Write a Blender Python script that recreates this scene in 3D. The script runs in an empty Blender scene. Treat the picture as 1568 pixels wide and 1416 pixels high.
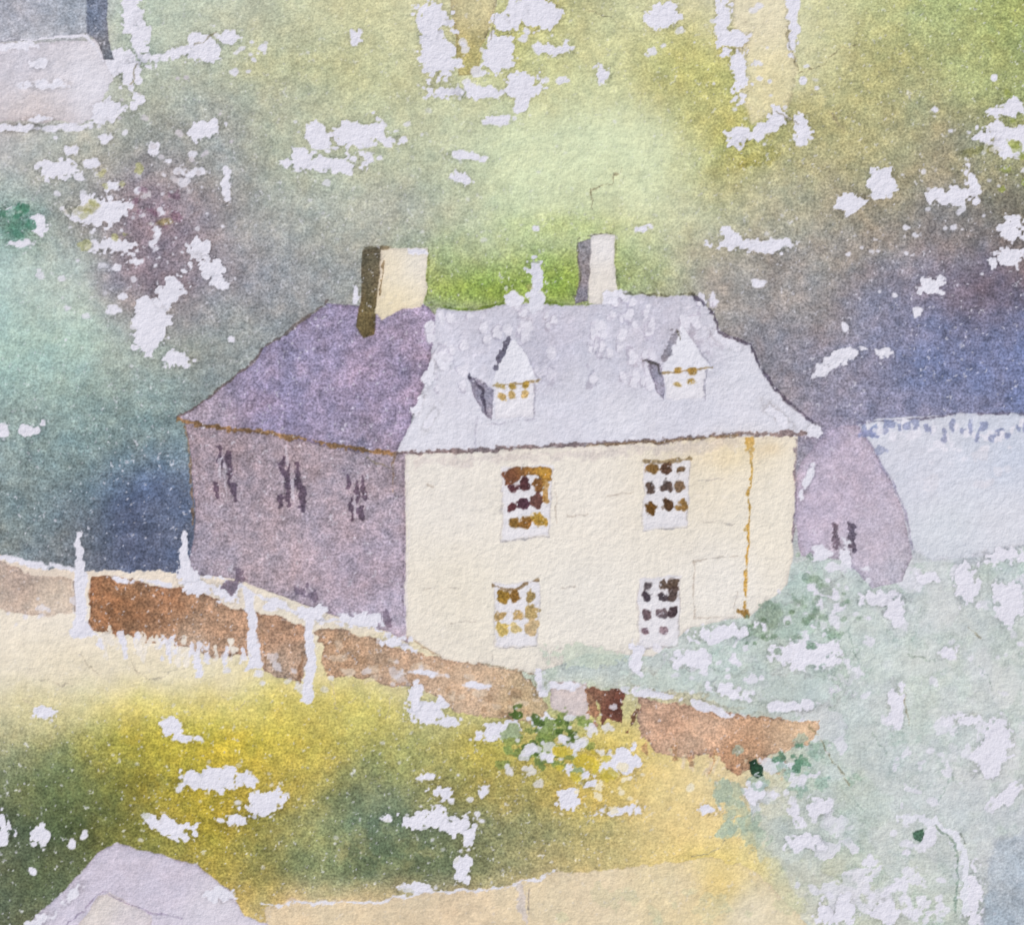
import bpy, math, numpy as np
from mathutils import Vector
U=1e-4; CX,CY=784.0,708.0
L=np.array([.965,.985,1.01])      # colour of the light falling on the sheet
# ---------------------------------------------------------------- grid
def axis(n,ext):
    a=np.arange(-ext,0,8.0); b=np.arange(0,n+0.01,1.6); c=np.arange(b[-1]+8,n+ext,8.0)
    return np.concatenate([a,b,c])
xs=axis(1568,170); ys=axis(1416,170)
X,Y=np.meshgrid(xs,ys)
H,W=X.shape
LAT=[np.random.RandomState(100+i).rand(256,256) for i in range(24)]
def vn(x,y,s,seed):
    t=LAT[seed%24]
    x=x/s+seed*13.7; y=y/s+seed*7.3
    xi=np.floor(x).astype(int); yi=np.floor(y).astype(int)
    fx=x-xi; fy=y-yi
    fx=fx*fx*(3-2*fx); fy=fy*fy*(3-2*fy)
    a=t[yi&255,xi&255]; b=t[yi&255,(xi+1)&255]; c=t[(yi+1)&255,xi&255]; d=t[(yi+1)&255,(xi+1)&255]
    return (a*(1-fx)+b*fx)*(1-fy)+(c*(1-fx)+d*fx)*fy
def fbm(x,y,s,seed,o=3):
    v=0;a=1;t=0
    for i in range(o):
        ca,sa=math.cos(0.6+i*1.1),math.sin(0.6+i*1.1)
        v=v+a*vn(x*ca-y*sa,x*sa+y*ca,s/(2**i),seed+i); t+=a; a*=0.55
    return v/t
def sst(a,b,x):
    t=np.clip((x-a)/(b-a),0,1); return t*t*(3-2*t)
N1=fbm(X,Y,22,1,4)-0.5; N2=fbm(X,Y,22,5,4)-0.5
F1=fbm(X,Y,7,9,2)-0.5; F2=fbm(X,Y,7,12,2)-0.5
M1=np.abs(fbm(X,Y,17,14,3)-.5)*2
WX=X+N1*16+F1*7; WY=Y+N2*16+F2*7     # warp at roughness 1
B1=fbm(X,Y,130,3,4)-0.5; B2=fbm(X,Y,130,8,4)-0.5
G=fbm(X,Y,6.5,15,2)-0.5; G2=fbm(X,Y,12,11,2)-0.5
COL=np.zeros((H,W,3)); LAB=np.zeros((H,W),int); GR=np.ones((H,W))*0.5
names=[]
def lab(n):
    if n not in names: names.append(n)
    return names.index(n)
def c(*v): return np.array(v,float)/255
PAPER=c(227,226,236)
# ---------------------------------------------------------------- wash tables
def table(rows,sat):
    yy=sorted(rows); T=np.array([rows[k] for k in yy],float)/255
    mm=T.mean(2,keepdims=True); T=mm+(T-mm)*sat
    def f(px,py):
        u=np.clip(px/112.0,0,13.999); iu=u.astype(int); fu=u-iu; fu=fu*fu*(3-2*fu)*.5+fu*.5
        v=np.interp(py,yy,np.arange(len(yy))); v=np.clip(v,0,len(yy)-1.001); iv=v.astype(int); fv=v-iv; fv=fv*fv*(3-2*fv)*.5+fv*.5
        fu=fu[...,None]; fv=fv[...,None]
        return (T[iv,iu]*(1-fu)+T[iv,iu+1]*fu)*(1-fv)+(T[iv+1,iu]*(1-fu)+T[iv+1,iu+1]*fu)*fv
    return f
UP=table({
0:[(175,180,180),(150,155,165),(190,205,180),(195,205,175),(205,207,158),(205,205,150),(215,212,160),(200,200,130),(200,200,135),(205,205,150),(222,216,175),(220,218,165),(188,192,124),(172,186,112),(164,180,96)],
109:[(205,200,200),(200,200,190),(180,190,168),(180,188,163),(190,195,152),(200,203,148),(205,207,156),(205,210,156),(208,213,154),(203,204,136),(196,194,108),(212,210,155),(184,184,116),(176,184,114),(164,175,102)],
218:[(188,186,186),(180,184,168),(156,160,150),(162,168,156),(178,184,155),(186,196,160),(196,206,164),(206,217,168),(214,226,176),(210,219,166),(182,180,104),(184,178,110),(178,175,124),(160,156,122),(162,163,104)],
327:[(140,162,152),(158,158,150),(146,134,140),(154,150,156),(164,168,160),(177,183,162),(181,191,156),(196,210,158),(202,214,158),(210,217,165),(194,194,150),(172,167,134),(154,146,126),(138,132,130),(124,117,100)],
436:[(176,205,194),(180,196,183),(150,135,144),(143,138,146),(146,149,148),(156,160,154),(160,178,105),(152,178,78),(152,174,86),(174,185,122),(164,158,148),(148,142,137),(133,129,146),(122,119,144),(116,105,120)],
545:[(152,188,177),(166,195,178),(166,180,166),(154,160,154),(144,149,149),(148,150,152),(150,150,150),(150,150,150),(150,150,150),(150,150,150),(143,140,144),(137,133,150),(126,129,160),(116,124,164),(112,124,169)],
654:[(144,167,162),(128,156,153),(124,150,148),(133,148,147),(134,149,149),(135,150,150),(150,150,150),(150,150,150),(150,150,150),(150,150,150),(144,141,150),(144,138,160),(132,131,160),(125,128,162),(116,124,166)],
763:[(126,146,146),(104,126,134),(84,103,134),(100,114,138),(110,125,145),(110,125,145),(150,150,150),(150,150,150),(150,150,150),(150,150,150),(150,148,155),(165,158,175),(140,140,165),(130,135,168),(120,130,165)],
880:[(126,136,136),(108,118,128),(82,92,120),(92,102,126),(110,125,145),(110,125,145),(150,150,150),(150,150,150),(150,150,150),(150,150,150),(190,200,195),(190,200,195),(200,205,205),(200,208,210),(200,208,210)]},.82)
LO=table({
850:[(228,210,190),(230,212,192),(235,220,200),(235,220,200),(235,222,200),(235,222,200),(235,222,200),(225,220,205),(205,218,205),(205,218,208),(205,218,208),(196,210,204),(200,210,205),(203,212,209),(192,209,203)],
960:[(239,228,206),(239,228,208),(238,225,206),(236,224,206),(234,224,202),(234,221,200),(234,221,200),(225,219,204),(199,210,199),(196,209,200),(193,207,197),(189,204,195),(198,209,203),(210,216,211),(206,214,209)],
1030:[(236,225,200),(234,222,192),(233,220,184),(230,218,176),(226,213,160),(220,208,150),(213,203,160),(198,208,188),(192,207,198),(194,209,201),(194,209,201),(191,205,197),(199,210,203),(209,216,211),(211,217,212)],
1090:[(222,212,165),(218,208,148),(222,208,118),(220,205,112),(218,201,100),(210,197,100),(200,191,124),(193,189,114),(197,190,118),(198,188,148),(194,203,188),(192,205,197),(199,210,203),(206,213,208),(216,220,217)],
1150:[(168,170,128),(142,150,98),(176,167,68),(198,180,62),(200,181,76),(182,174,88),(175,168,92),(205,182,84),(211,187,84),(226,203,130),(220,198,150),(184,199,184),(194,207,200),(203,212,208),(214,217,216)],
1210:[(120,128,92),(102,114,72),(160,147,54),(182,159,48),(182,163,74),(126,134,98),(154,146,82),(182,168,82),(208,180,88),(233,207,134),(230,208,152),(183,197,183),(194,206,199),(203,210,207),(209,214,214)],
1270:[(86,98,76),(76,92,60),(140,132,56),(166,147,52),(140,140,88),(92,112,90),(108,114,82),(150,147,96),(182,169,104),(229,203,132),(233,209,142),(182,196,182),(193,204,195),(195,205,200),(200,206,206)],
1330:[(102,110,84),(94,105,74),(156,147,72),(176,157,66),(130,133,84),(90,108,80),(108,114,80),(162,155,104),(197,179,118),(223,198,124),(233,206,124),(195,200,175),(195,204,190),(200,206,200),(182,191,197)],
1400:[(94,104,80),(108,112,80),(178,158,90),(200,171,84),(225,195,140),(228,198,145),(230,200,150),(228,200,150),(225,205,160),(222,205,165),(225,205,150),(213,209,173),(195,203,185),(195,203,190),(162,175,187)]},.92)
wx=X+B1*120+N1*22; wy=Y+B2*90+N2*22
COL[:]=UP(wx,wy); LAB[:]=lab("hillside")
# ---------------------------------------------------------------- painting tools
def bbox(pts,m):
    p=np.array(pts); x0,y0=p.min(0)-m; x1,y1=p.max(0)+m
    i0,i1=np.searchsorted(xs,[x0,x1]); j0,j1=np.searchsorted(ys,[y0,y1])
    return slice(j0,max(j1,j0+1)),slice(i0,max(i1,i0+1))
def segd(px,py,pts,closed):
    d=np.full(px.shape,1e9); ins=np.zeros(px.shape,bool)
    n=len(pts)
    for i in range(n if closed else n-1):
        ax,ay=pts[i]; bx,by=pts[(i+1)%n]
        dx,dy=bx-ax,by-ay; l=dx*dx+dy*dy+1e-9
        t=np.clip(((px-ax)*dx+(py-ay)*dy)/l,0,1)
        d=np.minimum(d,(px-ax-t*dx)**2+(py-ay-t*dy)**2)
        if closed and ay!=by:
            k=((ay>py)!=(by>py))&(px<(bx-ax)*(py-ay)/(by-ay)+ax); ins^=k
    d=np.sqrt(d)
    return np.where(ins,d,-d) if closed else d
def colfield(col,px,py):
    if isinstance(col,np.ndarray): return np.broadcast_to(col,px.shape+(3,))
    s=0;w=0
    for x,y,k in col:
        q=1/(((px-x)**2+(py-y)**2)+400.0)**1.3
        s=s+q[...,None]*c(*k); w=w+q
    return s/w[...,None]
def put(sl,a,d,col,rim,rimw,label,gran):
    cf=colfield(col,wx[sl]*.25+X[sl]*.75,wy[sl]*.25+Y[sl]*.75)
    if rim: cf=cf*(1-1.6*rim*np.exp(-np.clip(d,0,99)/(rimw*.75))[...,None]*np.array([.9,1,.9])*np.clip(1+N2[sl]*3,.2,1.8)[...,None])
    A=a[...,None]; COL[sl]=COL[sl]*(1-A)+cf*A
    if gran is not None: GR[sl]=GR[sl]*(1-a)+gran*a
    if label: 
        m=a>0.5; q=LAB[sl]; q[m]=lab(label)
def poly(pts,col,rough=.5,soft=1.2,alpha=1,rim=.08,rimw=4,label=None,gran=None,dry=0):
    sl=bbox(pts,25+soft); px=X[sl]+(WX[sl]-X[sl])*rough; py=Y[sl]+(WY[sl]-Y[sl])*rough
    d=segd(px,py,pts,True)
    if dry: d=d-dry*14*np.clip(N1[sl]+F2[sl]*.5+.1,0,1)
    a=sst(-soft,soft,d)*alpha
    put(sl,a,d,col,rim,rimw,label,gran)
def stroke(pts,w,col,rough=.3,soft=1,alpha=1,label=None,dry=0,gran=None):
    sl=bbox(pts,20+w); px=X[sl]+(WX[sl]-X[sl])*rough; py=Y[sl]+(WY[sl]-Y[sl])*rough
    d=w/2-segd(px,py,pts,False)+F1[sl]*w*1.1
    if dry: d=d-dry*w*1.5*np.clip(N2[sl]*2+.1,0,1)
    a=sst(-soft,soft,d)*alpha
    put(sl,a,d,col,0,1,label,gran)
def blob(x,y,rx,ry,ang=0,col=None,alpha=1,label=None,rag=1.5,soft=1.1,rim=True,gran=0.12):
    r=max(rx,ry)*1.8+9; sl=bbox([(x-r,y-r),(x+r,y+r)],0)
    a_=math.radians(ang); dx=X[sl]+N2[sl]*12*min(1,rx/12)-x; dy=Y[sl]+N1[sl]*12*min(1,ry/12)-y
    u=(dx*math.cos(a_)+dy*math.sin(a_))/rx; v=(-dx*math.sin(a_)+dy*math.cos(a_))/ry
    # squarish body, eaten by ridged noise -> torn edges and teeth of the paper
    e_=(np.abs(u)**2.6+np.abs(v)**2.6)**(1/2.6)
    m_=min(rx,ry)
    d=(1.07-e_)*m_+ rag*( (M1[sl]-.28)*min(m_,16)*.8 + N1[sl]*min(m_,20)*.8 + F2[sl]*min(m_,10)*.75 )
    d=np.minimum(d,(1.55-e_)*m_)
    if rim and m_>4:
        e=np.exp(-np.abs(d+2.5)/2.2)*.15*alpha*(1.7-np.minimum(e_,1.7))/.7; e=np.clip(e,0,.16)
        COL[sl]*=(1-e[...,None])
    a=sst(-soft,soft,d)*alpha
    put(sl,a,d,PAPER if col is None else col,0,1,label,gran)
def soft(x,y,rx,ry,k,a):
    r=max(rx,ry)*2.4; sl=bbox([(x-r,y-r),(x+r,y+r)],0)
    q=((X[sl]+B1[sl]*rx*1.2-x)/rx)**2+((Y[sl]+B2[sl]*ry*1.2-y)/ry)**2+N1[sl]*.8
    A=(np.exp(-np.clip(q,0,20)*.9)*a)[...,None]; COL[sl]=COL[sl]*(1-A)+c(*k)*A
def specks(x0,y0,x1,y1,n,s0,s1,seed,col=None,alpha=1,label=None,asp=1.6,rim=False):
    r=np.random.RandomState(seed)
    for i in range(n):
        x=x0+(x1-x0)*np.clip(r.normal(.5,.24),0,1); y=y0+(y1-y0)*np.clip(r.normal(.5,.24),0,1); s=s0+(s1-s0)*r.rand()**2
        blob(x,y,s*r.uniform(1,asp),s,r.uniform(-40,40),col,alpha*r.uniform(.7,1),label,rim=rim)
# ---------------------------------------------------------------- upper wash accents
for t in [(240,330,80,70,(140,122,138),.55),(200,440,60,40,(135,118,134),.45),(215,810,80,70,(86,97,126),.65),
    (1520,450,70,44,(116,102,116),.55),(1540,560,110,60,(112,123,166),.4),(25,345,26,24,(72,118,98),.85),(740,450,100,20,(148,172,66),.75),(850,440,34,30,(134,158,66),.75),
    (900,240,140,80,(218,229,186),.6),(1400,360,80,44,(138,127,118),.45),(1340,430,100,50,(126,127,147),.4),(470,430,70,60,(144,144,147),.4),(360,250,60,70,(156,160,158),.35),(1130,230,60,50,(176,172,92),.55),(1060,90,60,50,(188,184,98),.45),(780,60,80,60,(194,190,102),.45),(480,110,90,30,(184,184,134),.4),(1330,170,50,70,(172,168,110),.4),(600,330,60,40,(172,176,166),.4),(860,345,90,20,(178,192,112),.5),(420,400,40,60,(138,138,146),.3),(1180,560,50,70,(134,132,146),.4)]: soft(*t)
# trunks of top trees
poly([(682,-60),(775,-60),(752,40),(738,70),(735,112),(702,118),(697,60)],[(720,0,(210,198,150)),(716,100,(184,174,112))],.4,label="tree_trunk",rim=.14)
poly([(1118,-60),(1225,-60),(1212,60),(1222,110),(1205,165),(1150,190),(1128,130),(1125,60)],[(1160,10,(229,220,186)),(1180,150,(221,212,166))],.6,soft=5,label="tree_trunk.001",rim=.1)
BL=[(205,24,16,32),(180,100,44,18,-15),(310,74,24,20),(350,60,15,10),(155,168,20,18),(255,84,28,7,-10),(50,130,40,5),(100,108,20,6),(60,196,60,5),(210,155,10,13),
(315,200,25,12,-20),(165,212,10,8),(235,230,7,9),(90,258,28,16),(150,322,42,24),(175,285,14,8),(180,378,32,12),(346,288,8,22),(300,265,16,6),(310,385,18,19),(322,412,27,17,40),(330,432,16,8,30),
(232,492,27,44,10),(262,448,28,21,-40),(270,550,20,12),(15,322,12,8),(60,345,10,15),(30,372,22,5),(50,658,14,10),(5,660,6,14),(240,350,6,10),(205,400,10,5),(110,230,12,7),(140,250,12,7),(355,520,6,5),
(548,203,38,18,-10),(485,208,18,13,30),(500,250,54,12),(600,215,22,7),(458,243,12,14),(720,240,25,6,5),(705,273,16,9,35),(545,60,10,9),(670,78,25,46),(660,32,20,24),(766,80,25,30),(770,38,16,14),
(690,142,34,9),(740,143,40,8),(800,128,26,21),(832,20,28,28),(850,75,22,9),(790,18,14,16),(760,185,18,6),(800,160,11,11),(925,112,11,14),(985,350,12,5),(1015,25,24,20),
(1106,25,13,44),(1133,105,14,46),(1125,60,17,19),(1130,212,18,13),(1168,200,33,9,-25),(1192,178,12,12),(1228,198,12,20),(1213,30,8,42),(1545,165,34,12,-10),(1550,213,46,22,5),(1508,210,18,8),
(1490,280,10,27,-10),(1455,303,30,11),(1352,282,20,20),(1302,312,22,12,-30),(1540,392,22,17),(1550,352,20,21),(1158,376,54,9,3),(1128,367,24,8,30),(1425,440,18,12),(1282,552,36,8,-20),
(1260,569,13,7,-40),(1300,541,18,6),(1355,541,11,6),(1295,500,6,7),(1405,480,7,6),(1160,435,10,5),(1370,450,5,4),(1432,168,6,5),(1455,200,5,4),(820,350,5,3)]
for b in BL: blob(*b)
specks(60,180,340,520,70,2,6,11); specks(430,180,660,280,20,2,6,12); specks(640,10,880,190,34,2,7,13); specks(1090,0,1250,240,20,2,6,14)
specks(960,0,1080,80,8,2,6,15); specks(1240,230,1568,480,18,2,5,16); specks(1470,120,1640,330,16,2,7,17); specks(250,40,460,110,16,2,6,18)
specks(0,0,1568,560,90,1,3,19,alpha=.5); specks(150,120,380,330,26,1.5,5,20,col=c(205,200,205))
specks(1480,140,1640,320,10,4,9,21,col=c(142,152,78),alpha=.85); specks(100,240,220,420,10,4,9,22,col=c(176,176,120),alpha=.75)
specks(0,300,70,390,8,3,9,23,col=c(66,112,92),alpha=.9); specks(200,280,280,350,12,2,6,24,col=c(112,80,102),alpha=.55)
for x,y,w in [(1160,240,30),(1140,250,14),(1500,230,20),(250,340,14),(130,318,20)]: blob(x,y,w,w*.35,-10,c(144,138,72),.5,soft=3,rim=False,gran=None)
# ---------------------------------------------------------------- cottage top-left
poly([(-160,-160),(168,-160),(165,0),(160,35),(130,52),(60,62),(-160,75)],[(30,20,(168,171,182)),(110,10,(158,166,177)),(60,55,(185,188,196))],.3,label="hillside_cottage/roof",gran=.6)
poly([(-160,72),(70,66),(150,60),(172,120),(150,165),(140,188),(40,186),(-160,196)],[(40,100,(206,202,210)),(60,160,(210,201,201)),(140,120,(222,220,228))],.7,label="hillside_cottage/wall",gran=.4,rim=.04)
stroke([(-100,66),(60,60),(135,54),(160,95)],4,PAPER,.5,dry=.5)
poly([(132,-60),(166,-60),(163,30),(166,62),(175,92),(160,92),(150,66),(133,50)],[(148,20,(114,124,144)),(165,80,(116,121,130))],.3,label="hillside_cottage/chimney",gran=.5)
for b in [(70,130,30,6),(20,70,30,6),(165,168,20,12),(60,100,14,8),(200,112,16,20,30),(215,60,10,30),(20,195,40,7),(60,182,20,5)]: blob(*b)
# ---------------------------------------------------------------- lower ground
low=[(-200,840),(0,848),(60,868),(130,872),(300,878),(400,880),(620,900),(1180,900),(1215,862),(1240,850),(1290,856),(1330,892),(1390,872),(1430,858),(1490,866),(1560,842),(1760,830),(1760,1600),(-200,1600)]
sl=bbox(low,30); d=segd(X[sl]+(WX[sl]-X[sl])*.9,Y[sl]+(WY[sl]-Y[sl])*.9,low,True); a=sst(-1.2,1.2,d)
put(sl,a,d,PAPER,0,1,"meadow",.4)
cf=LO(wx[sl]*.75+X[sl]*.25,wy[sl]*.6+Y[sl]*.4); A=a[...,None]; COL[sl]=COL[sl]*(1-A)+cf*A
q=LAB[sl]; q[(a>.5)&(X[sl]+B1[sl]*60>1130+(Y[sl]-1000)*.1)]=lab("pale_hedge")
q[(a>.5)&(X[sl]>830)&(X[sl]<=1240)&(Y[sl]<1060)]=lab("pale_hedge")
# ---------------------------------------------------------------- neighbour house
poly([(1312,655),(1345,641),(1470,634),(1760,628),(1760,815),(1560,835),(1500,852),(1430,858),(1396,842),(1380,775),(1352,712)],
     [(1400,720,(213,215,226)),(1540,700,(205,211,225)),(1450,820,(213,218,225)),(1540,800,(219,221,229))],.3,label="neighbour_house/roof",gran=.3,rim=.04)
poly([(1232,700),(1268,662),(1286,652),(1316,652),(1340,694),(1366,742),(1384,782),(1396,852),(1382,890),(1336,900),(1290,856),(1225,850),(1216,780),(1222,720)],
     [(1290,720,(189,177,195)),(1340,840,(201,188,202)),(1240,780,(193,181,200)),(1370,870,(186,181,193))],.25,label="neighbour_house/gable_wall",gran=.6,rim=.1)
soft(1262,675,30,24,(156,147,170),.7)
stroke([(1312,648),(1400,642),(1470,634),(1700,630)],3.5,c(96,92,114),.4,alpha=.8,dry=.5)
stroke([(1316,655),(1345,700),(1370,745),(1388,785),(1397,842)],3,c(150,142,166),.4,alpha=.75,dry=.25)
r=np.random.RandomState(33)
for i in range(20):
    x=1326+i*13+r.uniform(-5,5); blob(x,r.uniform(648,668),r.uniform(3,8),r.uniform(5,12),r.uniform(-20,20),c(138,146,180),.8,rag=1.3,rim=False,label=None)
    blob(x+6,r.uniform(646,674),r.uniform(3,7),r.uniform(4,10),0,rim=False)
blob(1332,664,14,7,0,c(128,134,172),.85,rim=False); blob(1350,690,10,7,0,c(150,156,186),.7,rim=False)
for x in (1279,1306): stroke([(x,806),(x+1,838)],11,c(108,97,112),.5,label="neighbour_house/window_%d"%(1 if x<1290 else 2))
for b in [(1296,858,8,26),(1245,655,12,7)]: blob(*b)
specks(1340,660,1600,720,22,2,6,31); specks(1400,690,1640,760,10,4,10,32,col=c(224,222,230),alpha=.6)
# ---------------------------------------------------------------- main stone house
SH="stone_house/"
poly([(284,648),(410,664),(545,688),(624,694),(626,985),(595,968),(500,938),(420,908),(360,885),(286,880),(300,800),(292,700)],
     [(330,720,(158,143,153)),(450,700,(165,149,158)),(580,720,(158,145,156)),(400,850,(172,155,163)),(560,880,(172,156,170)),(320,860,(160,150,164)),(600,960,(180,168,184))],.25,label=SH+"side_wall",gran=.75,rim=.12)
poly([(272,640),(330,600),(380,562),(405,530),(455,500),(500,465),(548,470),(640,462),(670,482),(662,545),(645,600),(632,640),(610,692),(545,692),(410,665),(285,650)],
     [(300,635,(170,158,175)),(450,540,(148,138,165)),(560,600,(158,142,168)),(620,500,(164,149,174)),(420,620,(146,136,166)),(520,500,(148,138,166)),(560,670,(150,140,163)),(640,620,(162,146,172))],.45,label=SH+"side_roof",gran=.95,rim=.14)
poly([(620,696),(700,692),(900,683),(1130,667),(1222,664),(1216,760),(1214,850),(1205,895),(1150,942),(1060,960),(1000,1005),(900,1000),(820,1032),(750,1015),(690,1018),(650,988),(622,975)],
     [(680,760,(235,229,218)),(900,760,(236,229,216)),(1100,720,(238,228,206)),(1180,800,(238,230,212)),(700,920,(236,228,210)),(900,920,(235,230,219)),(1100,900,(236,231,221)),(650,980,(234,226,210)),(1080,690,(228,214,188))],.25,label=SH+"front_wall",gran=.3,rim=.05)
poly([(668,474),(720,477),(780,466),(860,466),(900,470),(955,450),(1020,456),(1062,452),(1090,482),(1098,508),(1150,530),(1162,565),(1205,620),(1252,655),(1240,666),(1100,668),(900,682),(700,690),(606,693),(634,640),(645,600),(660,545)],
     [(700,600,(214,213,224)),(850,520,(199,197,212)),(880,600,(213,213,224)),(1000,500,(198,195,208)),(1120,560,(221,221,230)),(1180,640,(219,219,229)),(780,660,(220,220,229)),(660,660,(223,223,232)),(950,640,(222,222,231)),(730,520,(207,205,218)),(960,560,(205,204,217))],.45,label=SH+"front_roof",gran=.35,rim=.03)
# stone tiles left white on the roof
for (x0,y0,x1,y1,n,sd) in [(655,480,730,600,18,41),(790,455,850,600,22,42),(905,450,1000,590,32,43),(1040,450,1100,540,12,44),(735,490,780,560,6,45)]:
    r=np.random.RandomState(sd)
    for i in range(n):
        x=r.uniform(x0,x1); y=r.uniform(y0,y1); s=r.uniform(4,9)
        blob(x,y,s,s*r.uniform(1.1,2.2),r.uniform(-20,20),c(172,166,182),.6,rag=1.3,rim=False)
        blob(x+1.2,y-1.2,s*.85,s*r.uniform(1,1.7),r.uniform(-20,20),c(227,225,235),.95,rag=1.3,rim=False)
for b in [(1190,635,26,8,40),(1110,520,24,7,35),(1245,660,12,10),(680,560,10,6),(660,640,6,20,30),(655,575,8,24,15),(640,620,6,16,20)]: blob(*b)
# roof outline
stroke([(500,462),(455,498),(405,530),(380,562),(330,600),(274,640)],4.5,c(96,84,80),.5,alpha=.75,dry=.35)
stroke([(1062,452),(1092,482),(1100,508),(1150,528),(1163,562),(1205,615),(1248,650)],5,c(80,73,90),.5,alpha=.8,dry=.25)
stroke([(955,448),(1020,455),(1062,450)],3.5,c(98,96,76),.6,alpha=.8,dry=.25)
stroke([(655,470),(720,475),(780,464),(860,465)],3.5,c(96,118,40),.6,alpha=.8,dry=.35)
stroke([(655,382),(656,430),(652,462)],3,c(104,112,60),.5,alpha=.7,dry=.3); stroke([(943,362),(941,400),(948,448)],3,c(120,124,84),.5,alpha=.6,dry=.3)
# eaves
stroke([(274,644),(340,655),(410,662),(470,674),(545,687),(606,694)],6.5,c(134,102,66),.5,alpha=.9,dry=.35,label=SH+"side_eaves")
stroke([(606,694),(700,690),(800,686),(900,680),(1000,676),(1130,664),(1232,662)],7,c(118,103,104),.5,alpha=.9,dry=.35,label=SH+"front_eaves")
stroke([(900,682),(1010,676),(1130,666)],4,c(112,88,58),.35,alpha=.7,dry=.3)
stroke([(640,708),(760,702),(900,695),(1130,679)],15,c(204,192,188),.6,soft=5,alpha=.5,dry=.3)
stroke([(604,692),(600,712),(606,760)],5,c(140,116,94),.6,alpha=.7,dry=.6)
stroke([(618,705),(618,830),(616,960)],2.5,c(134,120,132),.5,alpha=.6,dry=.4)
stroke([(624,705),(625,830),(622,960)],4,c(228,220,216),.5,alpha=.7,dry=.4)
stroke([(284,655),(292,720),(296,800)],3.5,c(124,96,70),.5,alpha=.7,dry=.35)
stroke([(1220,670),(1217,760),(1214,830)],3.5,c(112,98,112),.5,alpha=.7,dry=.35)
for b in [(284,842,6,26),(1237,735,5,26,20),(294,885,18,10)]: blob(*b)
# chimneys
poly([(554,384),(584,380),(588,400),(577,470),(574,512),(556,518),(545,500),(552,460)],[(566,400,(94,88,70)),(560,500,(102,90,60))],.25,label=SH+"chimney_1_side",gran=.5)
poly([(583,380),(655,379),(652,420),(656,440),(645,470),(612,474),(585,490),(575,478),(580,430)],[(600,410,(235,223,196)),(640,400,(231,225,212)),(600,470,(236,222,188))],.35,label=SH+"chimney_1",gran=.2,rim=.08)
blob(640,385,12,5); blob(545,448,5,14); blob(590,380,10,3,0,c(120,100,68),.7,rim=False); blob(572,380,12,3,0,c(80,78,62),.8,rim=False)
stroke([(587,400),(582,450)],3,c(106,88,60),.4,alpha=.75)
poly([(884,371),(906,366),(905,400),(900,462),(880,466),(886,430)],[(894,400,(142,137,140)),(890,450,(132,129,140))],.3,label=SH+"chimney_2_side",gran=.4)
poly([(905,360),(942,360),(940,400),(946,450),(925,466),(900,466),(903,400)],[(920,380,(232,228,226)),(920,430,(231,224,213))],.4,label=SH+"chimney_2",gran=.2,rim=.05)
stroke([(884,366),(905,362),(936,358)],3,c(104,99,78),.4,alpha=.7,dry=.3); stroke([(884,372),(888,430),(880,462)],3,c(98,96,76),.5,alpha=.75,dry=.3)
stroke([(820,404),(821,430),(818,470)],20,c(218,218,229),.7,label=SH+"finial",gran=.2); stroke([(808,402),(826,400)],2,c(110,128,66),.4,alpha=.7)
blob(785,458,14,8); blob(936,455,16,8,-20); blob(812,440,5,6,0,c(150,140,90),.5,rim=False)
# dormers
def dormer(ax,ay,x0,y0,x1,y1,tag,sh):
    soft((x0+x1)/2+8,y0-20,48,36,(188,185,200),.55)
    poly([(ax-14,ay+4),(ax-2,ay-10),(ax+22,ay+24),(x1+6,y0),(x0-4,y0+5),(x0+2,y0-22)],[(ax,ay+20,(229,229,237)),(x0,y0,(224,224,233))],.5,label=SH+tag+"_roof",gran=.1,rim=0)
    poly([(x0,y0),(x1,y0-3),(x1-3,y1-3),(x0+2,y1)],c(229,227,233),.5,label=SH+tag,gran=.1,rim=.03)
    poly(sh,[(sh[0][0],sh[0][1],(112,105,120)),(sh[2][0],sh[2][1],(160,156,172))],.5,alpha=.95,rim=.15,label=SH+tag+"_cheek_shadow")  # dark shadow shape at the dormer's left, put in as paint colour
    stroke([(x0-2,y0+3),(x1+8,y0-5)],3,c(146,122,82),.4,alpha=.85,dry=.2)
    stroke([(ax+2,ay-6),(ax+24,ay+24),(x1+6,y0-6)],2,c(146,142,156),.5,alpha=.6,dry=.3)
    stroke([(x1,y0),(x1-3,y1)],2.5,c(156,152,166),.5,alpha=.7,dry=.2)
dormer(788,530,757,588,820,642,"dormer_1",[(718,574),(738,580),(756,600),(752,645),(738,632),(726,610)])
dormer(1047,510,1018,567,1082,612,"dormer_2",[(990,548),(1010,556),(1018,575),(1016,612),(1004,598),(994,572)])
stroke([(779,520),(771,540),(758,562)],8,c(92,86,100),.6,alpha=.9); stroke([(1036,508),(1030,525),(1020,545)],12,c(138,133,144),.5,alpha=.9); stroke([(1037,506),(1042,518)],3.5,c(80,76,62),.4,alpha=.9)
stroke([(722,575),(740,598),(742,632)],4.5,c(68,62,76),.6,alpha=.9,dry=.3); stroke([(985,552),(1006,558),(1012,572)],4.5,c(70,66,66),.5,alpha=.85)
stroke([(745,652),(820,642)],3,c(180,176,190),.5,alpha=.6,dry=.3); stroke([(730,640),(728,685)],2.5,c(182,178,192),.5,alpha=.6,dry=.3)
def panes(cols,rows,w,h,cl,label,seed,skew=-2):
    r=np.random.RandomState(seed)
    for j,y in enumerate(rows):
        for i,x in enumerate(cols):
            k=np.array(cl[j][i] if isinstance(cl[j],list) else cl[j],float)+r.uniform(-16,12)
            blob(x+r.uniform(-2,2),y+skew*i+r.uniform(-2.5,2.5),w*r.uniform(.8,1.12),h*r.uniform(.75,1.08),r.uniform(-25,25),np.clip(k,20,255)/255,r.uniform(.88,1),label,rag=1.15,soft=1.4,rim=False,gran=.4)
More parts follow.
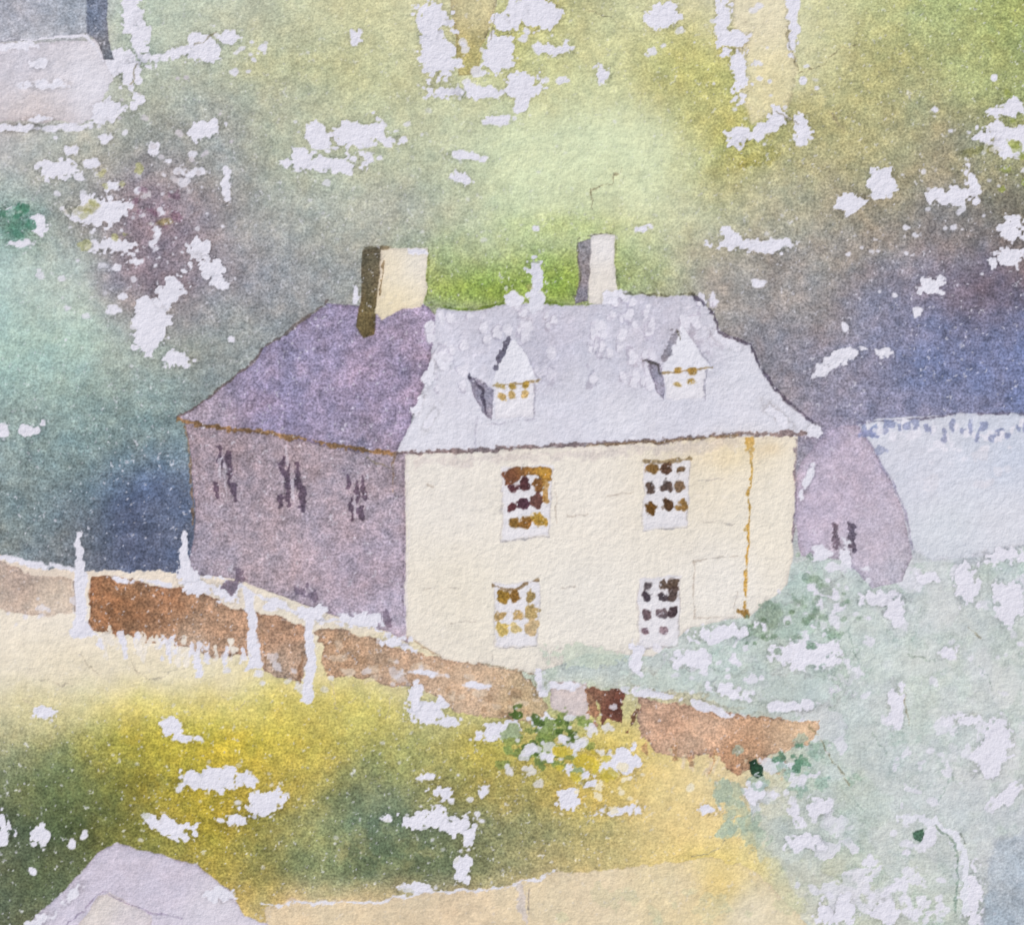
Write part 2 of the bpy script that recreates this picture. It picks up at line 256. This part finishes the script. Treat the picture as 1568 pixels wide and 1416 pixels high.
panes([768,786,805],[592,607],6,5,[(164,132,60),(182,152,94)],SH+"dormer_1_window",51,-1)
panes([1038,1058],[570,585],6.5,5,[(152,118,50),(168,142,84)],SH+"dormer_2_window",52,-1)
def window(x0,y0,x1,y1,tag):
    poly([(x0,y0),(x1,y0-5),(x1-4,y1-6),(x0+2,y1)],c(229,227,232),.5,soft=2,label=SH+tag+"_frame",gran=.12,rim=.03,alpha=.9)
    stroke([(x0,y1+1),(x1-4,y1-4)],2.4,c(160,156,160),.5,alpha=.75,dry=.3,label=SH+tag+"_sill")
    stroke([(x1,y0),(x1-4,y1-6)],2.2,c(182,176,174),.5,alpha=.65,dry=.3)
    stroke([(x0,y0+8),(x0,y1)],2,c(188,180,176),.5,alpha=.5,dry=.3)
window(768,716,845,826,"window_1"); window(985,708,1056,812,"window_2"); window(757,894,827,992,"window_3"); window(977,886,1043,992,"window_4")
poly([(769,720),(790,714),(842,716),(846,736),(832,738),(818,727),(800,730),(784,740),(772,742)],[(775,730,(112,72,54)),(835,725,(176,130,54))],.6,label=SH+"window_1_arch",rim=.2,rimw=2)
panes([784,804,825],[746,774,801],8.5,9.5,[[(70,38,44),(74,42,44),(128,84,44)],[(80,46,50),(66,38,48),(98,62,54)],[(138,102,50),(126,88,42),(196,156,72)]],SH+"window_1",53)
blob(836,756,5,14,0,c(172,126,58),.8,rim=False)
panes([998,1020,1042],[720,748,777],8.5,9.5,[[(132,98,54),(82,56,42),(98,72,46)],[(90,70,60),(78,60,52),(104,80,56)],[(112,78,40),(86,62,42),(146,110,58)]],SH+"window_2",54)
stroke([(985,708),(1056,702)],5,c(134,110,72),.6,alpha=.75,dry=.2)
panes([769,790,812],[914,941,966],8.5,9,[[(156,120,56),(128,94,48),(148,122,70)],[(176,142,86),(166,134,78),(182,156,100)],[(190,162,84),(198,174,112),(184,158,114)]],SH+"window_3",55)
stroke([(757,898),(780,902),(826,888)],5,c(124,98,66),.6,alpha=.85,dry=.2)
panes([993,1012,1031],[896,915,941],7.5,8.5,[[(64,56,60),(86,70,58),(78,64,54)],[(54,46,54),(62,54,60),(80,66,62)],[(68,52,58),(98,86,92),(58,46,52)]],SH+"window_4",56)
panes([990,1015],[966],7,6,[(124,106,116)],SH+"window_4",57)
# side windows (smudged)
for x,y0,y1,t in [(335,684,712,1),(350,690,738,1),(330,742,762,1),(358,745,765,1),(432,700,725,2),(440,715,775,2),(455,712,745,2),(462,748,778,2),(430,760,774,2),(532,722,748,3),(545,738,770,3),(555,730,760,3),(538,765,792,3),(552,775,792,3)]:
    stroke([(x,y0),(x+2,y1)],8.5,c(84,70,86),.55,alpha=.9,dry=.15,label=SH+"side_window_%d"%t)
for x,y in [(344,728),(448,750),(543,778),(336,722),(346,752),(438,700)]: stroke([(x,y-18),(x+1,y+14)],4,c(196,186,197),.5,alpha=.8,dry=.2)
# drainpipe + stone courses
stroke([(1146,672),(1151,715),(1146,770),(1144,850),(1141,905),(1139,944)],4,c(194,148,64),.6,alpha=.9,label=SH+"drainpipe",dry=.35)
blob(1147,684,6,14,0,c(196,148,62),.85,label=SH+"drainpipe",rim=False); blob(1140,940,8,7,0,c(140,106,50),.9,rim=False); soft(1112,700,46,26,(235,212,164),.5); soft(1175,690,20,10,(224,200,158),.5)
for p in [[(1075,800),(1120,803),(1124,800)],[(1062,858),(1130,852)],[(1062,858),(1062,945)],[(1128,905),(1124,945)],[(656,740),(664,745)],[(930,758),(970,755)],[(650,905),(700,902)],[(690,955),(730,952)],[(860,900),(880,897)],[(1070,735),(1110,733)],[(868,790),(900,786)],[(752,1000),(756,1020)],[(1066,945),(1128,948)],[(850,740),(852,800)]]:
    stroke(p,2.2,c(188,178,166),.6,alpha=.75,dry=.4)
stroke([(625,975),(650,990),(690,1018),(750,1016),(820,1034)],3,c(150,126,104),.8,alpha=.7,dry=.3)
# ---------------------------------------------------------------- garden wall
GW="garden_wall"
poly([(-160,852),(0,858),(45,878),(112,884),(114,936),(60,944),(-10,930),(-160,940)],[(30,890,(184,162,148)),(80,920,(210,192,172)),(0,915,(202,183,166))],.8,label=GW,gran=.5,rim=.08)
poly([(136,882),(190,882),(230,896),(290,902),(345,924),(380,935),(420,942),(470,958),(474,1000),(462,1044),(430,1036),(404,1026),(372,1004),(330,1006),(290,992),(250,987),(190,974),(136,964)],[(180,930,(152,106,74)),(260,930,(158,114,84)),(330,960,(174,136,108)),(300,990,(202,176,152)),(430,970,(162,128,104)),(430,1020,(182,158,138)),(385,980,(170,134,108))],.8,label=GW,gran=.85,rim=.14)
poly([(486,962),(560,972),(600,988),(680,1010),(745,1018),(800,1030),(842,1082),(828,1106),(760,1098),(700,1090),(650,1056),(600,1052),(560,1040),(500,1032)],[(530,1000,(176,144,116)),(620,1020,(190,160,134)),(720,1055,(202,174,146)),(800,1080,(196,172,134))],1,label=GW,gran=.6,rim=.11)
poly([(840,1044),(900,1046),(902,1100),(870,1096),(846,1084)],c(214,200,196),.6,label=GW,gran=.3)
poly([(975,1068),(1060,1078),(1130,1095),(1180,1100),(1262,1104),(1240,1140),(1190,1152),(1150,1180),(1125,1188),(1100,1160),(1040,1158),(1000,1150),(978,1118)],[(1020,1100,(194,156,130)),(1080,1130,(198,163,136)),(1130,1165,(184,143,110)),(1240,1120,(214,184,150))],1,label=GW,gran=.6,rim=.13)
stroke([(905,1062),(912,1108)],12,c(146,110,86),.6,label="garden_gate"); poly([(900,1052),(956,1056),(950,1108),(930,1100),(922,1112),(918,1080)],[(940,1080,(90,52,44)),(912,1070,(136,100,80))],.9,label="garden_gate",gran=.4)
stroke([(975,1085),(968,1110),(960,1120)],8,c(116,82,58),.6,dry=.3)
r=np.random.RandomState(91)
for i in range(22):
    x=r.uniform(985,1200); y=1140+(x-985)*.13+r.uniform(-14,16); stroke([(x,y),(x+r.uniform(-3,4),y+r.uniform(8,26))],r.uniform(4,8),c(218,198,166) if i%2 else c(172,130,94),.9,alpha=.75,dry=.4)
for i in range(34):
    x=r.uniform(500,830); y=990+(x-500)*.26+r.uniform(-10,34); blob(x,y,r.uniform(4,12),r.uniform(3,7),r.uniform(-20,20),c(222,206,184) if i%3 else c(160,128,98),.45,rim=False)
# white path, steps, posts
stroke([(284,882),(340,886),(366,898),(430,926),(480,946),(560,955),(610,985),(640,996)],7,PAPER,1,label="garden_path",gran=.1,dry=.4)
for b in [(310,900,26,10),(350,908,18,12),(560,950,34,8),(600,980,22,8),(420,926,16,8),(480,940,20,11),(828,1045,10,20),(860,1050,28,6),(990,1060,48,7,8),(1090,1085,36,7,15),(650,1030,24,4,10),(730,1050,20,4,8)]: blob(*b)
def post(p,l): poly(p,PAPER,.9,label=l,gran=.1,rim=0,dry=.15)
post([(118,815),(126,815),(130,860),(133,945),(156,978),(108,974),(115,940),(115,860)],"fence_post")
post([(370,900),(386,902),(392,950),(400,1028),(376,1028),(379,960)],"fence_post.001")
post([(466,935),(483,937),(484,1000),(480,1076),(462,1076),(469,1010)],"fence_post.002")
post([(298,1004),(310,1004),(310,1036),(300,1036)],"fence_post.003")
for x,y,w in [(352,898,10),(366,880,8),(460,905,9),(478,912,7),(592,945,8),(598,955,6)]: blob(x,y,w,w*1.1,0,c(112,98,114),.85,label=None,rag=1.5,rim=False)
stroke([(403,945),(404,1020)],3,c(142,112,88),.6,alpha=.75,dry=.2); stroke([(462,1000),(460,1048)],4,c(142,110,86),.6,alpha=.85,dry=.2); stroke([(114,890),(116,935)],2.5,c(140,122,108),.5,alpha=.75)
r=np.random.RandomState(90)
for i in range(44):
    x=r.uniform(145,395); y=974+(x-150)*.10+r.uniform(-14,8); stroke([(x,y),(x+r.uniform(-3,4),y+r.uniform(8,28))],r.uniform(4,10),c(236,228,214) if i%2 else PAPER,.9,alpha=.9,dry=.4)
for x,y in [(10,855),(60,866),(95,868),(185,888),(240,892)]: blob(x,y,22,4,10)
specks(280,1005,520,1070,16,3,8,60,alpha=.7); specks(560,1010,700,1060,8,3,8,61,alpha=.6); specks(0,900,120,960,8,3,7,59,alpha=.7)
for p in [[(200,1020),(230,1040),(280,1020)],[(340,1060),(356,1085),(380,1070)],[(60,1040),(110,1050)],[(505,1040),(520,1090),(545,1070)],[(590,1100),(600,1060)],[(120,1000),(150,1030)],[(200,1010),(215,1040)],[(20,1060),(50,1080)]]: stroke(p,2,c(180,168,146),.9,alpha=.65,dry=.5)
# ---------------------------------------------------------------- meadow accents
for t in [(560,1250,100,70,(94,114,92),.55),(500,1310,90,40,(124,132,86),.4),(100,1220,100,70,(90,104,64),.55),(200,1290,60,40,(118,122,60),.4),(300,1140,130,40,(198,180,58),.4),(800,1220,50,50,(144,140,94),.45),(640,1310,100,40,(98,110,76),.55),(740,1150,40,30,(182,174,72),.4),(1000,1240,60,50,(236,212,148),.4),(60,1350,60,40,(80,98,66),.5),(620,1160,60,30,(162,165,104),.45),(1090,1330,50,24,(234,208,108),.5),(430,1190,40,50,(196,176,76),.4),(470,1280,40,20,(166,162,98),.5),(330,1260,60,30,(170,150,50),.4)]: soft(*t)
for b in [(265,1112,17,13),(287,1130,20,6),(328,1195,44,16,3),(290,1185,13,10),(380,1195,7,12),(402,1233,36,16,-20),(362,1255,25,9,-15),(262,1267,38,13,10),(235,1257,12,8),(68,1092,16,10),(60,1277,11,18),(8,1270,13,22),
 (678,1210,21,13,20),(658,1255,46,15),(702,1262,19,15),(652,1190,13,6),(592,1252,7,6),(740,1210,7,11),(716,1286,8,14),(707,1335,11,22),(650,1090,28,17),(636,1066,10,20),(690,1106,12,7),(760,1120,36,14,-5),(835,1112,18,14),
 (885,1182,20,8,20),(870,1225,18,13),(952,1165,25,19),(945,1241,33,7,-5),(905,1200,10,6),(110,1290,5,7),(130,1280,6,6),(50,1335,6,5),(1085,1240,16,8),(640,1360,28,7)]: blob(*b)
specks(600,1180,780,1300,14,2,6,62); specks(220,1160,440,1290,12,2,5,63); specks(0,1080,760,1380,60,1.2,3,64,alpha=.6); specks(860,1160,1060,1260,16,2,7,65,col=c(240,229,196))
specks(380,1240,780,1380,30,5,14,58,col=c(166,164,112),alpha=.25); specks(40,1140,260,1290,20,5,14,57,col=c(132,138,84),alpha=.28)
# flowering shrub by the gate
specks(770,1080,920,1190,26,6,15,66,col=c(120,142,74),alpha=.9,label="flowering_shrub"); specks(780,1070,900,1180,16,4,9,67,col=c(76,100,46),label="flowering_shrub"); specks(780,1080,940,1200,34,3,9,68,label="flowering_shrub",rim=True); specks(850,1140,960,1200,10,4,12,69,col=c(204,184,68),label="flowering_shrub")
# ---------------------------------------------------------------- pale hedge on the right
sl=bbox([(820,850),(1740,1580)],0)
n=fbm(X[sl],Y[sl],38,17,4); n2=fbm(X[sl],Y[sl],110,20,2)
reg=(LAB[sl]==lab("pale_hedge"))
q=(n+.5*(n2-.5)+(M1[sl]-.3)*.16-.675)*38
a=sst(-.5,.8,q)*reg*.85; rimm=np.exp(-np.abs(q+1.2)/1.0)*.08*reg
COL[sl]*=(1-rimm[...,None]*np.array([1.2,.8,1])); COL[sl]=COL[sl]*(1-a[...,None])+PAPER*a[...,None]
q=(fbm(X[sl],Y[sl],50,21,4)-.53)*50; a=sst(-.5,3,q)*reg*.45
COL[sl]=COL[sl]*(1-a[...,None])+c(178,192,182)*a[...,None]
q=(fbm(X[sl],Y[sl],70,16,4)-.50)*70; a=sst(-.5,5,q)*reg*.34
COL[sl]=COL[sl]*(1-a[...,None])+c(204,208,212)*a[...,None]
for x,y,rx,ry,k in [(1210,950,36,30,(170,191,177)),(1240,900,30,26,(180,198,188)),(900,1005,56,16,(196,206,186)),(1060,1040,90,20,(188,203,195)),(1150,965,26,12,(146,167,146)),(1180,940,18,18,(134,155,136)),(1300,900,28,20,(196,208,203)),(1180,1060,90,28,(190,204,198))]:
    blob(x,y,rx,ry,0,c(*k),.75,rag=1.2,label="pale_hedge",rim=True)
for b in [(1240,1003,42,20),(1190,1000,18,12),(1110,968,42,12,-8),(1060,1012,24,13),(975,1010,10,20),(1215,1080,36,8),(1155,1215,16,15),(1197,1172,11,8),(1232,1290,28,11),(1522,1150,24,42,20),(1545,920,22,34),(1482,892,18,30),(1450,1000,14,8),(1535,850,36,12),(1372,1080,12,32),(1256,1236,16,13),(1262,1398,14,18),(1292,1392,16,20),(1362,1398,23,17),(1350,915,36,11),(1420,885,16,8),(1370,935,16,24),(1480,1100,18,10),(1540,1220,26,8,-40),(1490,1380,14,42),(1255,850,14,11),(1120,1060,32,9,15)]: blob(*b)
specks(1190,840,1330,1000,34,3,9,70); specks(1180,850,1320,1010,30,3,8,71,col=c(126,150,128),alpha=.75); specks(1130,930,1260,1000,14,3,7,72,col=c(108,132,106),alpha=.85)
specks(1000,980,1230,1060,22,3,8,73); specks(1240,1320,1460,1420,26,4,11,74); specks(1130,1120,1320,1220,18,4,11,75,col=c(150,176,160),alpha=.8); specks(1130,1140,1300,1260,16,4,10,76)
poly([(1146,1168),(1158,1160),(1168,1176),(1172,1190),(1160,1194),(1150,1186)],c(40,68,48),.6,label="dark_shrub"); specks(1170,1140,1260,1190,9,4,10,77,col=c(92,130,104),label="dark_shrub")
specks(1090,1190,1160,1300,12,8,16,78,col=c(166,184,162),alpha=.7)
poly([(1395,1272),(1412,1268),(1424,1280),(1434,1290),(1412,1292),(1398,1284)],c(72,104,84),.6,label="dark_shrub.001")
stroke([(1380,1250),(1430,1258),(1462,1280),(1478,1310),(1474,1400)],14,c(222,224,232),.9,label="garden_post",gran=.1,dry=.2); stroke([(1432,1262),(1464,1292),(1466,1350),(1462,1400)],4,c(126,146,132),.6,alpha=.85,dry=.3); stroke([(1470,1275),(1480,1290)],4,c(108,116,108),.5,alpha=.7)
specks(1370,1240,1450,1310,10,4,9,79)
poly([(1520,1290),(1600,1260),(1760,1260),(1760,1600),(1530,1600),(1508,1400),(1512,1340)],[(1550,1330,(176,187,196)),(1560,1400,(162,175,186))],1.2,soft=6,alpha=.8,label="pale_hedge",gran=.5)
specks(1380,900,1600,1240,26,3,10,80,alpha=.8); stroke([(1060,1310),(1100,1300),(1112,1285)],2,c(150,140,114),.7,alpha=.7)
for p in [[(1300,960),(1310,1010),(1300,1040)],[(1410,930),(1400,980)],[(1340,1120),(1360,1160)],[(1460,1180),(1440,1230)],[(1500,1020),(1520,1060)],[(1290,1200),(1320,1240)],[(1390,1000),(1430,1010)]]: stroke(p,2.2,c(146,164,154),1,alpha=.65,dry=.4)
# ---------------------------------------------------------------- road at the bottom
poly([(405,1390),(440,1378),(560,1380),(640,1368),(760,1358),(850,1336),(960,1328),(1090,1312),(1150,1330),(1190,1370),(1240,1416),(1240,1600),(405,1600)],
     [(480,1400,(225,204,168)),(700,1395,(225,204,170)),(900,1380,(229,212,178)),(1050,1360,(226,209,170)),(1100,1350,(232,207,134)),(1150,1400,(226,215,186)),(850,1400,(224,207,172))],.7,label="village_road",gran=.3,rim=.05)
stroke([(400,1385),(480,1382),(560,1383),(650,1366),(740,1362),(800,1352),(850,1334)],4,PAPER,.8,dry=.3,alpha=.9); stroke([(795,1358),(800,1390),(806,1410)],9,c(208,198,192),.7,alpha=.8,label="fence_post.004"); stroke([(808,1362),(810,1400)],2,c(146,134,126),.5,alpha=.7)
specks(860,1360,1240,1416,14,6,16,81,col=c(200,200,162),alpha=.5)
# ---------------------------------------------------------------- lilac cottage bottom-left
poly([(-160,1600),(-160,1460),(40,1416),(95,1366),(150,1305),(178,1290),(240,1306),(300,1325),(355,1365),(372,1400),(412,1416),(430,1600)],[(160,1340,(203,196,211)),(260,1350,(205,198,213)),(330,1390,(216,211,221)),(80,1400,(210,203,217))],.4,label="lilac_cottage/roof",gran=.35,rim=.1)
poly([(120,1416),(150,1372),(168,1364),(230,1400),(250,1600),(90,1600)],[(160,1395,(221,212,205)),(200,1410,(213,206,211))],.5,label="lilac_cottage/gable_wall",gran=.3)
stroke([(100,1420),(135,1385),(158,1362),(190,1380),(235,1398),(280,1405)],2.5,c(152,138,162),.6,alpha=.75,dry=.2); blob(340,1370,20,10); blob(110,1370,18,6,-45); blob(60,1410,22,7,-30)
# pencil lines
for p in [[(1205,40),(1212,70),(1225,112),(1262,100),(1278,80),(1310,70)],[(905,322),(904,288),(935,282),(952,262)],[(1190,170),(1222,190)],[(1270,170),(1290,200)],[(300,70),(330,50)],[(900,15),(940,35)],[(760,20),(752,60)],[(1240,1110),(1290,1180),(1300,1200)],[(1385,1060),(1392,1110)],[(1480,960),(1500,975)],[(210,100),(200,130)],[(560,700),(600,720)]]:
    stroke(p,2.4,c(128,120,94),.8,alpha=.65,dry=.25)
# ---------------------------------------------------------------- watercolour behaviour
EXP=.90
COL=np.clip(COL/PAPER,0.02,1.15)**EXP*PAPER
lum=COL.mean(2); dens=np.clip((0.90-lum)/.36,0,1)
B3=fbm(X,Y,60,18,4)-.5
# blooms: thin darker tide lines where a wash dried
T=fbm(X,Y,95,7,4)-.5; tide=np.exp(-np.abs(T)/.006)*.05*sst(.45,.6,fbm(X,Y,200,13,2))
k=1+(B3*.16+(fbm(X,Y,18,22,3)-.5)*.17)*(.2+dens)+(G*.28+G2*.18)*(.10+dens)*(.45+GR)-tide*(.3+dens)
hue=(fbm(X,Y,40,2,3)-.5)*.10*dens+G2*.05*dens
COL*=k[...,None]; COL[...,0]*=1+hue; COL[...,2]*=1-hue*.8
pit=sst(.24,.38,fbm(X,Y,5,6,2)-.5)*(.1+dens)*.6
COL=COL*(1-pit[...,None])+PAPER*pit[...,None]
COL=np.clip(COL,.02,.97)
lin=np.where(COL<=.04045,COL/12.92,((COL+.055)/1.055)**2.4)/L
dens=np.clip(dens*(.6+GR),.08,1)
# ---------------------------------------------------------------- materials
def pigment(name,bump=.56,grain=.38):
    m=bpy.data.materials.new(name); m.use_nodes=True; nt=m.node_tree; N=nt.nodes; Lk=nt.links
    b=N["Principled BSDF"]; b.inputs["Roughness"].default_value=.92; b.inputs["Specular IOR Level"].default_value=.12
    tc=N.new("ShaderNodeTexCoord")
    n1=N.new("ShaderNodeTexNoise"); n1.inputs["Scale"].default_value=950; n1.inputs["Detail"].default_value=3; n1.inputs["Roughness"].default_value=.6
    n2=N.new("ShaderNodeTexNoise"); n2.inputs["Scale"].default_value=2600; n2.inputs["Detail"].default_value=2
    Lk.new(tc.outputs["Object"],n1.inputs["Vector"]); Lk.new(tc.outputs["Object"],n2.inputs["Vector"])
    at=N.new("ShaderNodeAttribute"); at.attribute_name="Wash"
    mr=N.new("ShaderNodeMapRange"); mr.inputs["From Min"].default_value=.3; mr.inputs["From Max"].default_value=.7; mr.inputs["To Min"].default_value=1-grain; mr.inputs["To Max"].default_value=1+grain
    Lk.new(n2.outputs["Fac"],mr.inputs["Value"])
    mx=N.new("ShaderNodeMix"); mx.data_type='FLOAT'; mx.inputs[2].default_value=1
    Lk.new(at.outputs["Alpha"],mx.inputs[0]); Lk.new(mr.outputs["Result"],mx.inputs[3])
    vm=N.new("ShaderNodeVectorMath"); vm.operation='SCALE'; Lk.new(at.outputs["Color"],vm.inputs[0]); Lk.new(mx.outputs[0],vm.inputs["Scale"])
    Lk.new(vm.outputs[0],b.inputs["Base Color"])
    bp=N.new("ShaderNodeBump"); bp.inputs["Strength"].default_value=bump; bp.inputs["Distance"].default_value=.0003
    ad=N.new("ShaderNodeMath"); ad.operation='MULTIPLY_ADD'; ad.inputs[1].default_value=.15; Lk.new(n2.outputs["Fac"],ad.inputs[0]); Lk.new(n1.outputs["Fac"],ad.inputs[2])
    Lk.new(ad.outputs[0],bp.inputs["Height"]); Lk.new(bp.outputs["Normal"],b.inputs["Normal"])
    return m
MAT={k:pigment("watercolour_"+k) for k in ["wash","masonry","foliage"]}
# ---------------------------------------------------------------- meshes, one per painted thing
idx=np.arange(H*W).reshape(H,W)
quads=np.stack([idx[1:,:-1],idx[1:,1:],idx[:-1,1:],idx[:-1,:-1]],-1).reshape(-1,4)
fl=LAB[:-1,:-1].reshape(-1)
P=np.stack([(X-CX)*U,(CY-Y)*U,np.zeros_like(X)],-1).reshape(-1,3)
CA=np.concatenate([lin,dens[...,None]],-1).reshape(-1,4)
parents={}
col=bpy.context.scene.collection
for i,nm in enumerate(names):
    q=quads[fl==i]
    if len(q)==0: continue
    u,inv=np.unique(q,return_inverse=True); inv=inv.reshape(-1)
    me=bpy.data.meshes.new(nm.replace("/","_")); nv,nf=len(u),len(q)
    me.vertices.add(nv); me.vertices.foreach_set("co",P[u].astype(np.float32).ravel())
    me.loops.add(nf*4); me.loops.foreach_set("vertex_index",inv.astype(np.int32))
    me.polygons.add(nf); me.polygons.foreach_set("loop_start",(np.arange(nf)*4).astype(np.int32)); 
    me.update(calc_edges=True); me.shade_flat()
    ca=me.color_attributes.new("Wash",'FLOAT_COLOR','POINT'); ca.data.foreach_set("color",CA[u].astype(np.float32).ravel())
    me.materials.append(MAT["masonry" if "/" in nm or "wall" in nm else "foliage" if nm in("hillside","pale_hedge","meadow") else "wash"])
    if "/" in nm:
        pn,cn=nm.split("/")
        if pn not in parents:
            e=bpy.data.objects.new(pn,None); e.empty_display_size=.01; col.objects.link(e); parents[pn]=e
        o=bpy.data.objects.new(cn,me); o.parent=parents[pn]
    else: o=bpy.data.objects.new(nm,me)
    col.objects.link(o)
# ---------------------------------------------------------------- the sheet below and the table
def box(name,x0,y0,z0,x1,y1,z1,mat):
    v=[(x,y,z) for z in(z0,z1) for y in(y0,y1) for x in(x0,x1)]
    f=[(0,2,3,1),(4,5,7,6),(0,1,5,4),(2,6,7,3),(0,4,6,2),(1,3,7,5)]
    me=bpy.data.meshes.new(name); me.from_pydata(v,[],f); me.materials.append(mat); o=bpy.data.objects.new(name,me); col.objects.link(o); return o
pm=bpy.data.materials.new("cotton_paper"); pm.use_nodes=True; b=pm.node_tree.nodes["Principled BSDF"]; b.inputs["Base Color"].default_value=(.75,.74,.80,1); b.inputs["Roughness"].default_value=.95
n=pm.node_tree.nodes.new("ShaderNodeTexNoise"); n.inputs["Scale"].default_value=950; t=pm.node_tree.nodes.new("ShaderNodeTexCoord"); bp=pm.node_tree.nodes.new("ShaderNodeBump"); bp.inputs["Strength"].default_value=.56; bp.inputs["Distance"].default_value=.0003
pm.node_tree.links.new(t.outputs["Object"],n.inputs["Vector"]); pm.node_tree.links.new(n.outputs["Fac"],bp.inputs["Height"]); pm.node_tree.links.new(bp.outputs["Normal"],b.inputs["Normal"])
box("watercolour_paper_sheet",-.128,-.118,-.0008,.128,.118,-.0001,pm)
tm=bpy.data.materials.new("oak_table"); tm.use_nodes=True; nt=tm.node_tree; b=nt.nodes["Principled BSDF"]; b.inputs["Roughness"].default_value=.5
t=nt.nodes.new("ShaderNodeTexCoord"); mp=nt.nodes.new("ShaderNodeMapping"); mp.inputs["Scale"].default_value=(3,40,3); n=nt.nodes.new("ShaderNodeTexNoise"); n.inputs["Scale"].default_value=4; n.inputs["Detail"].default_value=6
r=nt.nodes.new("ShaderNodeValToRGB"); r.color_ramp.elements[0].color=(.10,.055,.028,1); r.color_ramp.elements[1].color=(.32,.2,.11,1)
nt.links.new(t.outputs["Object"],mp.inputs["Vector"]); nt.links.new(mp.outputs[0],n.inputs["Vector"]); nt.links.new(n.outputs["Fac"],r.inputs[0]); nt.links.new(r.outputs[0],b.inputs["Base Color"])
box("table_top",-.8,-.5,-.032,.8,.5,-.0009,tm)
# ---------------------------------------------------------------- light + camera
w=bpy.data.worlds.new("World"); bpy.context.scene.world=w; w.use_nodes=True; nt=w.node_tree; bg=nt.nodes["Background"]
sk=nt.nodes.new("ShaderNodeTexSky"); sk.sky_type='NISHITA'; sk.sun_disc=False
EL,AZ=math.radians(42),math.radians(-40)
sk.sun_elevation=EL; sk.sun_rotation=AZ; nt.links.new(sk.outputs[0],bg.inputs["Color"]); bg.inputs["Strength"].default_value=.08
sd=bpy.data.lights.new("sun",'SUN'); sd.energy=3.6; sd.angle=math.radians(.5); sd.color=(1,.95,.88)
so=bpy.data.objects.new("sun",sd); col.objects.link(so)
dirv=Vector((math.sin(AZ)*math.cos(EL),math.cos(AZ)*math.cos(EL),math.sin(EL))); so.rotation_euler=dirv.to_track_quat('Z','Y').to_euler()
cd=bpy.data.cameras.new("camera"); co=bpy.data.objects.new("camera",cd); col.objects.link(co); co.location=(0,0,.5); cd.sensor_width=36; cd.lens=36*.5/(1568*U); cd.clip_start=.01; cd.clip_end=50
bpy.context.scene.camera=co
s=bpy.context.scene; s.view_settings.view_transform='Standard'; s.view_settings.look='None'; s.view_settings.exposure=0
